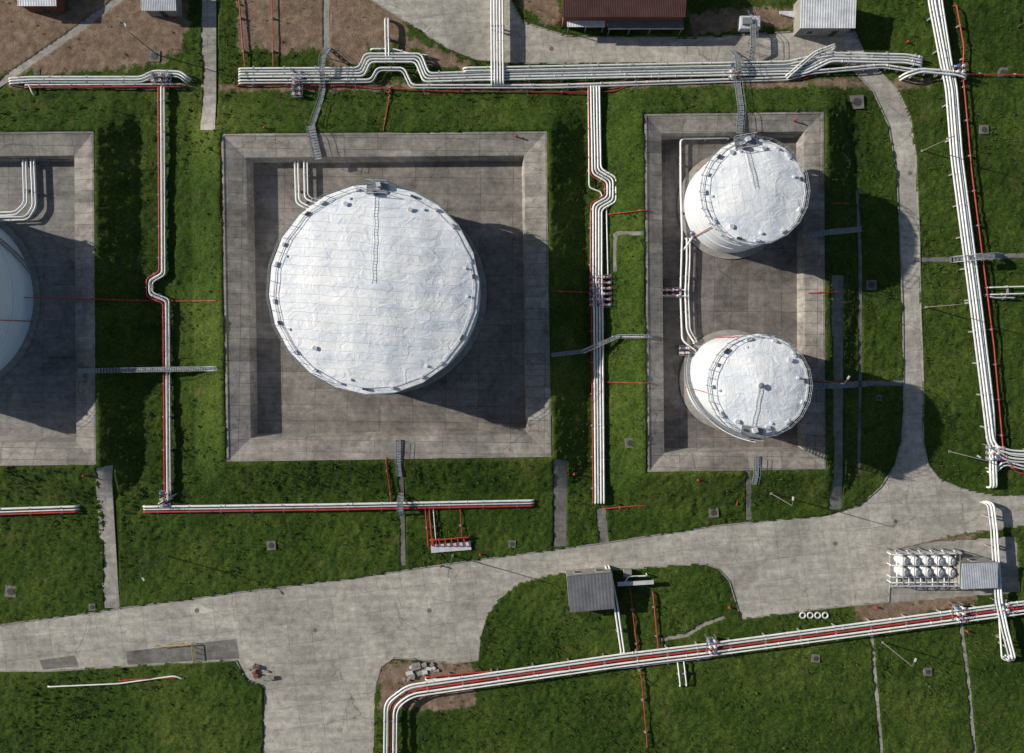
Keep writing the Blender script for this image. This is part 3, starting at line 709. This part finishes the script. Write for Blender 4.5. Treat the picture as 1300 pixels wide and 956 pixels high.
# ---------------------------------------------------------------- buildings
def house(name,x0,y0,x1,y1,h,wall,roofm,style='gable',ridge='x',over=0.3,rot=0,windows=True,doorside=-1):
    e=empty(name); a=P3(x0,y0,h);b=P3(x1,y1,h); cx,cy=(a.x+b.x)/2,(a.y+b.y)/2; w=abs(b.x-a.x)/2; d=abs(b.y-a.y)/2
    def T(x,y,z): c_,s_=math.cos(rot),math.sin(rot); return (cx+x*c_-y*s_,cy+x*s_+y*c_,z)
    mb=MB(); mb.add([T(-w,-d,0),T(w,-d,0),T(w,d,0),T(-w,d,0),T(-w,-d,h),T(w,-d,h),T(w,d,h),T(-w,d,h)],[(0,1,5,4),(1,2,6,5),(2,3,7,6),(3,0,4,7)],wall); mb.done('walls',e)
    mb=MB(); W_=w+over; D_=d+over; t=0.15
    if style=='gable':
        rh=min(w,d)*0.3
        if ridge=='x': top=[(-W_,-D_,h),(W_,-D_,h),(W_,0,h+rh),(-W_,0,h+rh),(-W_,D_,h),(W_,D_,h)]
        else: top=[(-W_,-D_,h),(-W_,D_,h),(0,D_,h+rh),(0,-D_,h+rh),(W_,-D_,h),(W_,D_,h)]
        if ridge=='x': f=[(0,1,2,3),(3,2,5,4)]
        else: f=[(3,2,1,0),(4,5,2,3)]
    else:
        top=[(-W_,-D_,h),(W_,-D_,h),(W_,D_,h+0.45),(-W_,D_,h+0.45)]; f=[(0,1,2,3)]
    vs=[T(x,y,z+t+0.02) for x,y,z in top]+[T(x,y,z+0.02) for x,y,z in top]; n=len(top)
    fs=list(f)+[tuple(i+n for i in q[::-1]) for q in f]
    from collections import Counter
    ec=Counter()
    for q in f:
        for i in range(len(q)): ec[frozenset((q[i],q[(i+1)%len(q)]))]+=1
    for q in f:
        for i in range(len(q)):
            u,v=q[i],q[(i+1)%len(q)]
            if ec[frozenset((u,v))]==1: fs.append((u,u+n,v+n,v))
    mb.add(vs,fs,roofm); mb.done('roof',e)
    if windows:
        mb=MB(); k=max(1,int(2*w/3.2))
        for s_ in (-1,1):
            for i in range(k):
                x=-w+2*w*(i+.5)/k
                if i==k//2 and s_==doorside: mb.box(T(x,s_*(d+0.02),1.02),(0.95,0.08,2.05),'dark',rot)
                else:
                    mb.box(T(x,s_*(d+0.01),1.6),(1.3,0.08,1.2),'white2',rot); mb.box(T(x,s_*(d+0.03),1.6),(1.1,0.1,1.0),'glass',rot)
        mb.done('windows_and_door',e)
    return e,T,w,d
house('brick_building',716,-70,868,20,4.5,'brick','roofred','gable','x')
house('metal_roof_shed',1018,-6,1083,34,3.6,'conc','roofwhite','mono',windows=True)
house('storage_shed',722,729,778,774,3.0,'conc','roofdark','mono',over=0.1,rot=math.radians(5))
house('pump_shelter',1220,714,1264,746,2.8,'conc','rooftin','mono',over=0.1,rot=math.radians(2))
house('small_shed',182,-20,222,12,2.6,'conc','rooftin','mono')
house('small_shed',25,-40,70,6,2.8,'brick','roofwhite','mono')
mb=MB(); box_px(mb,720,22,768,34,2.6,2.75,'roofwhite')
for x in(722,744,766): 
    p=P3(x,33,2.6); mb.beam((p.x,p.y,0),(p.x,p.y,2.6),.12,.12,'steel')
mb.done('entrance_canopy')
mb=MB(); box_px(mb,772,21,868,37,2.7,2.85,'roofdark')
for x in(774,800,826,866):
    p=P3(x,36,2.7); mb.beam((p.x,p.y,0),(p.x,p.y,2.7),.12,.12,'steel')
mb.done('lean_to_canopy')
mb=MB()
for i in range(5): box_px(mb,990+i*4,14+i,1010+i*2,18+i,0.3,0.5+0.02*i,'white2')
box_px(mb,940,20,965,36,0.0,1.6,'white2'); box_px(mb,943,22,955,30,1.6,2.1,'steel'); mb.done('electrical_cabinet')
e=empty('pump_station')
mb=MB(); box_px(mb,1130,698,1220,746,0,0.45,'conc'); mb.done('plinth',e)
mb=MB()
for j,yy in enumerate((712,726)):
    for i in range(5):
        c=P3(1146+i*15,yy,1.8); mb.lathe((c.x,c.y,0.45),[(0.8,0),(0.8,1.5),(0.7,1.8),(0.4,2.0),(0.0,2.08)],'white',20); mb.cyl((c.x,c.y,2.5),0.2,0.3,'steel',10)
mb.done('filter_vessels',e)
mb=MB()
for yy in (704,718,733,740): pipe(mb,[(1132,yy),(1222,yy-1)],1.3,0.13,'white2' if yy%2 else 'white',0,(True,True),.4)
for i in range(6): pipe(mb,[(1138+i*15,700),(1139+i*15,744)],1.0,0.1,'white',0,(True,True),.4)
for i in range(7):
    for yy in (701,744):
        p=P3(1132+i*14.5,yy,2.9); mb.beam((p.x,p.y,.4),(p.x,p.y,2.9),.12,.12,'steel')
for yy in (701,744): a=P3(1132,yy,2.9);b=P3(1219,yy,2.9); mb.beam(a,b,.14,.14,'white2')
for i in range(7): a=P3(1132+i*14.5,701,2.75);b=P3(1132+i*14.5,744,2.75); mb.beam(a,b,.1,.1,'steel')
mb.done('pipework_and_frame',e)
mb=MB(); box_px(mb,547,690,598,700,0.3,0.5,'white2',0.08)
for i in range(6): pipe(mb,[(549+i*8,684),(551+i*8,694)],0.9,0.1,'red',0,(True,True),.3)
pipe(mb,[(546,686),(596,682)],0.9,0.13,'red',0,(True,True),.3)
mb.done('foam_hydrant_manifold')
mb=MB(); box_px(mb,784,738,830,743,1.6,1.75,'white2',0.06)
for x in(788,806,826): p=P3(x,741,1.6); mb.beam((p.x,p.y,-.1),(p.x,p.y,1.6),.12,.12,'steel')
pipe(mb,[(790,744),(798,732),(822,731)],1.2,.12,'white',0,(True,True),.4); box_px(mb,792,724,802,733,0,1.1,'conc'); mb.done('metering_skid')
mb=MB()
for i in range(16):
    p=P3(508+random.random()*48,842+random.random()*20,.2); mb.box((p.x,p.y,0.15+random.random()*.3),(random.uniform(.6,2.0),random.uniform(.3,.7),.25),'conc' if i%3 else 'white2',random.uniform(-.3,.8))
mb.done('stacked_concrete_slabs')
mb=MB()
for i in range(10):
    p=P3(316+random.random()*30,846+random.random()*16,.2); mb.box((p.x,p.y,0.15+random.random()*.3),(random.uniform(.4,1.6),random.uniform(.3,.7),.25),'conc' if i%3 else 'brick',random.uniform(-.3,.8))
mb.done('rubble_pile')
mb=MB()
pipe(mb,[(60,872),(150,868),(222,858),(232,862)],.5,.12,'white',0); pipe(mb,[(150,864),(226,860)],.5,.1,'red',0); mb.done('fire_water_pipe')
# ---------------------------------------------------------------- light, camera, world
w=bpy.data.worlds.new('World'); scene.world=w; w.use_nodes=True; nt=w.node_tree
bg=nt.nodes['Background']; sky=nt.nodes.new('ShaderNodeTexSky'); sky.sky_type='NISHITA'; sky.sun_disc=False
sky.sun_elevation=ELEV; sky.sun_rotation=math.radians(286); nt.links.new(sky.outputs[0],bg.inputs['Color']); bg.inputs['Strength'].default_value=0.065
sd=bpy.data.lights.new('sun','SUN'); sd.energy=5.0; sd.angle=math.radians(0.5); sd.color=(1,0.95,0.85)
so=bpy.data.objects.new('sun',sd); scene.collection.objects.link(so)
d=Vector((math.cos(ELEV)*math.cos(AZ),-math.cos(ELEV)*math.sin(AZ),-math.sin(ELEV))); so.rotation_euler=d.to_track_quat('-Z','Y').to_euler(); so.location=(-60,30,60)
cam=bpy.data.cameras.new('camera'); co=bpy.data.objects.new('camera',cam); scene.collection.objects.link(co)
co.location=(0,0,H); co.rotation_euler=(0,0,0); cam.sensor_width=36; cam.sensor_fit='HORIZONTAL'; cam.lens=36*(H/S)/1300; cam.shift_y=-45/1300; cam.clip_end=5000
scene.camera=co
scene.view_settings.view_transform='Standard'; scene.view_settings.look='None'; scene.view_settings.exposure=0
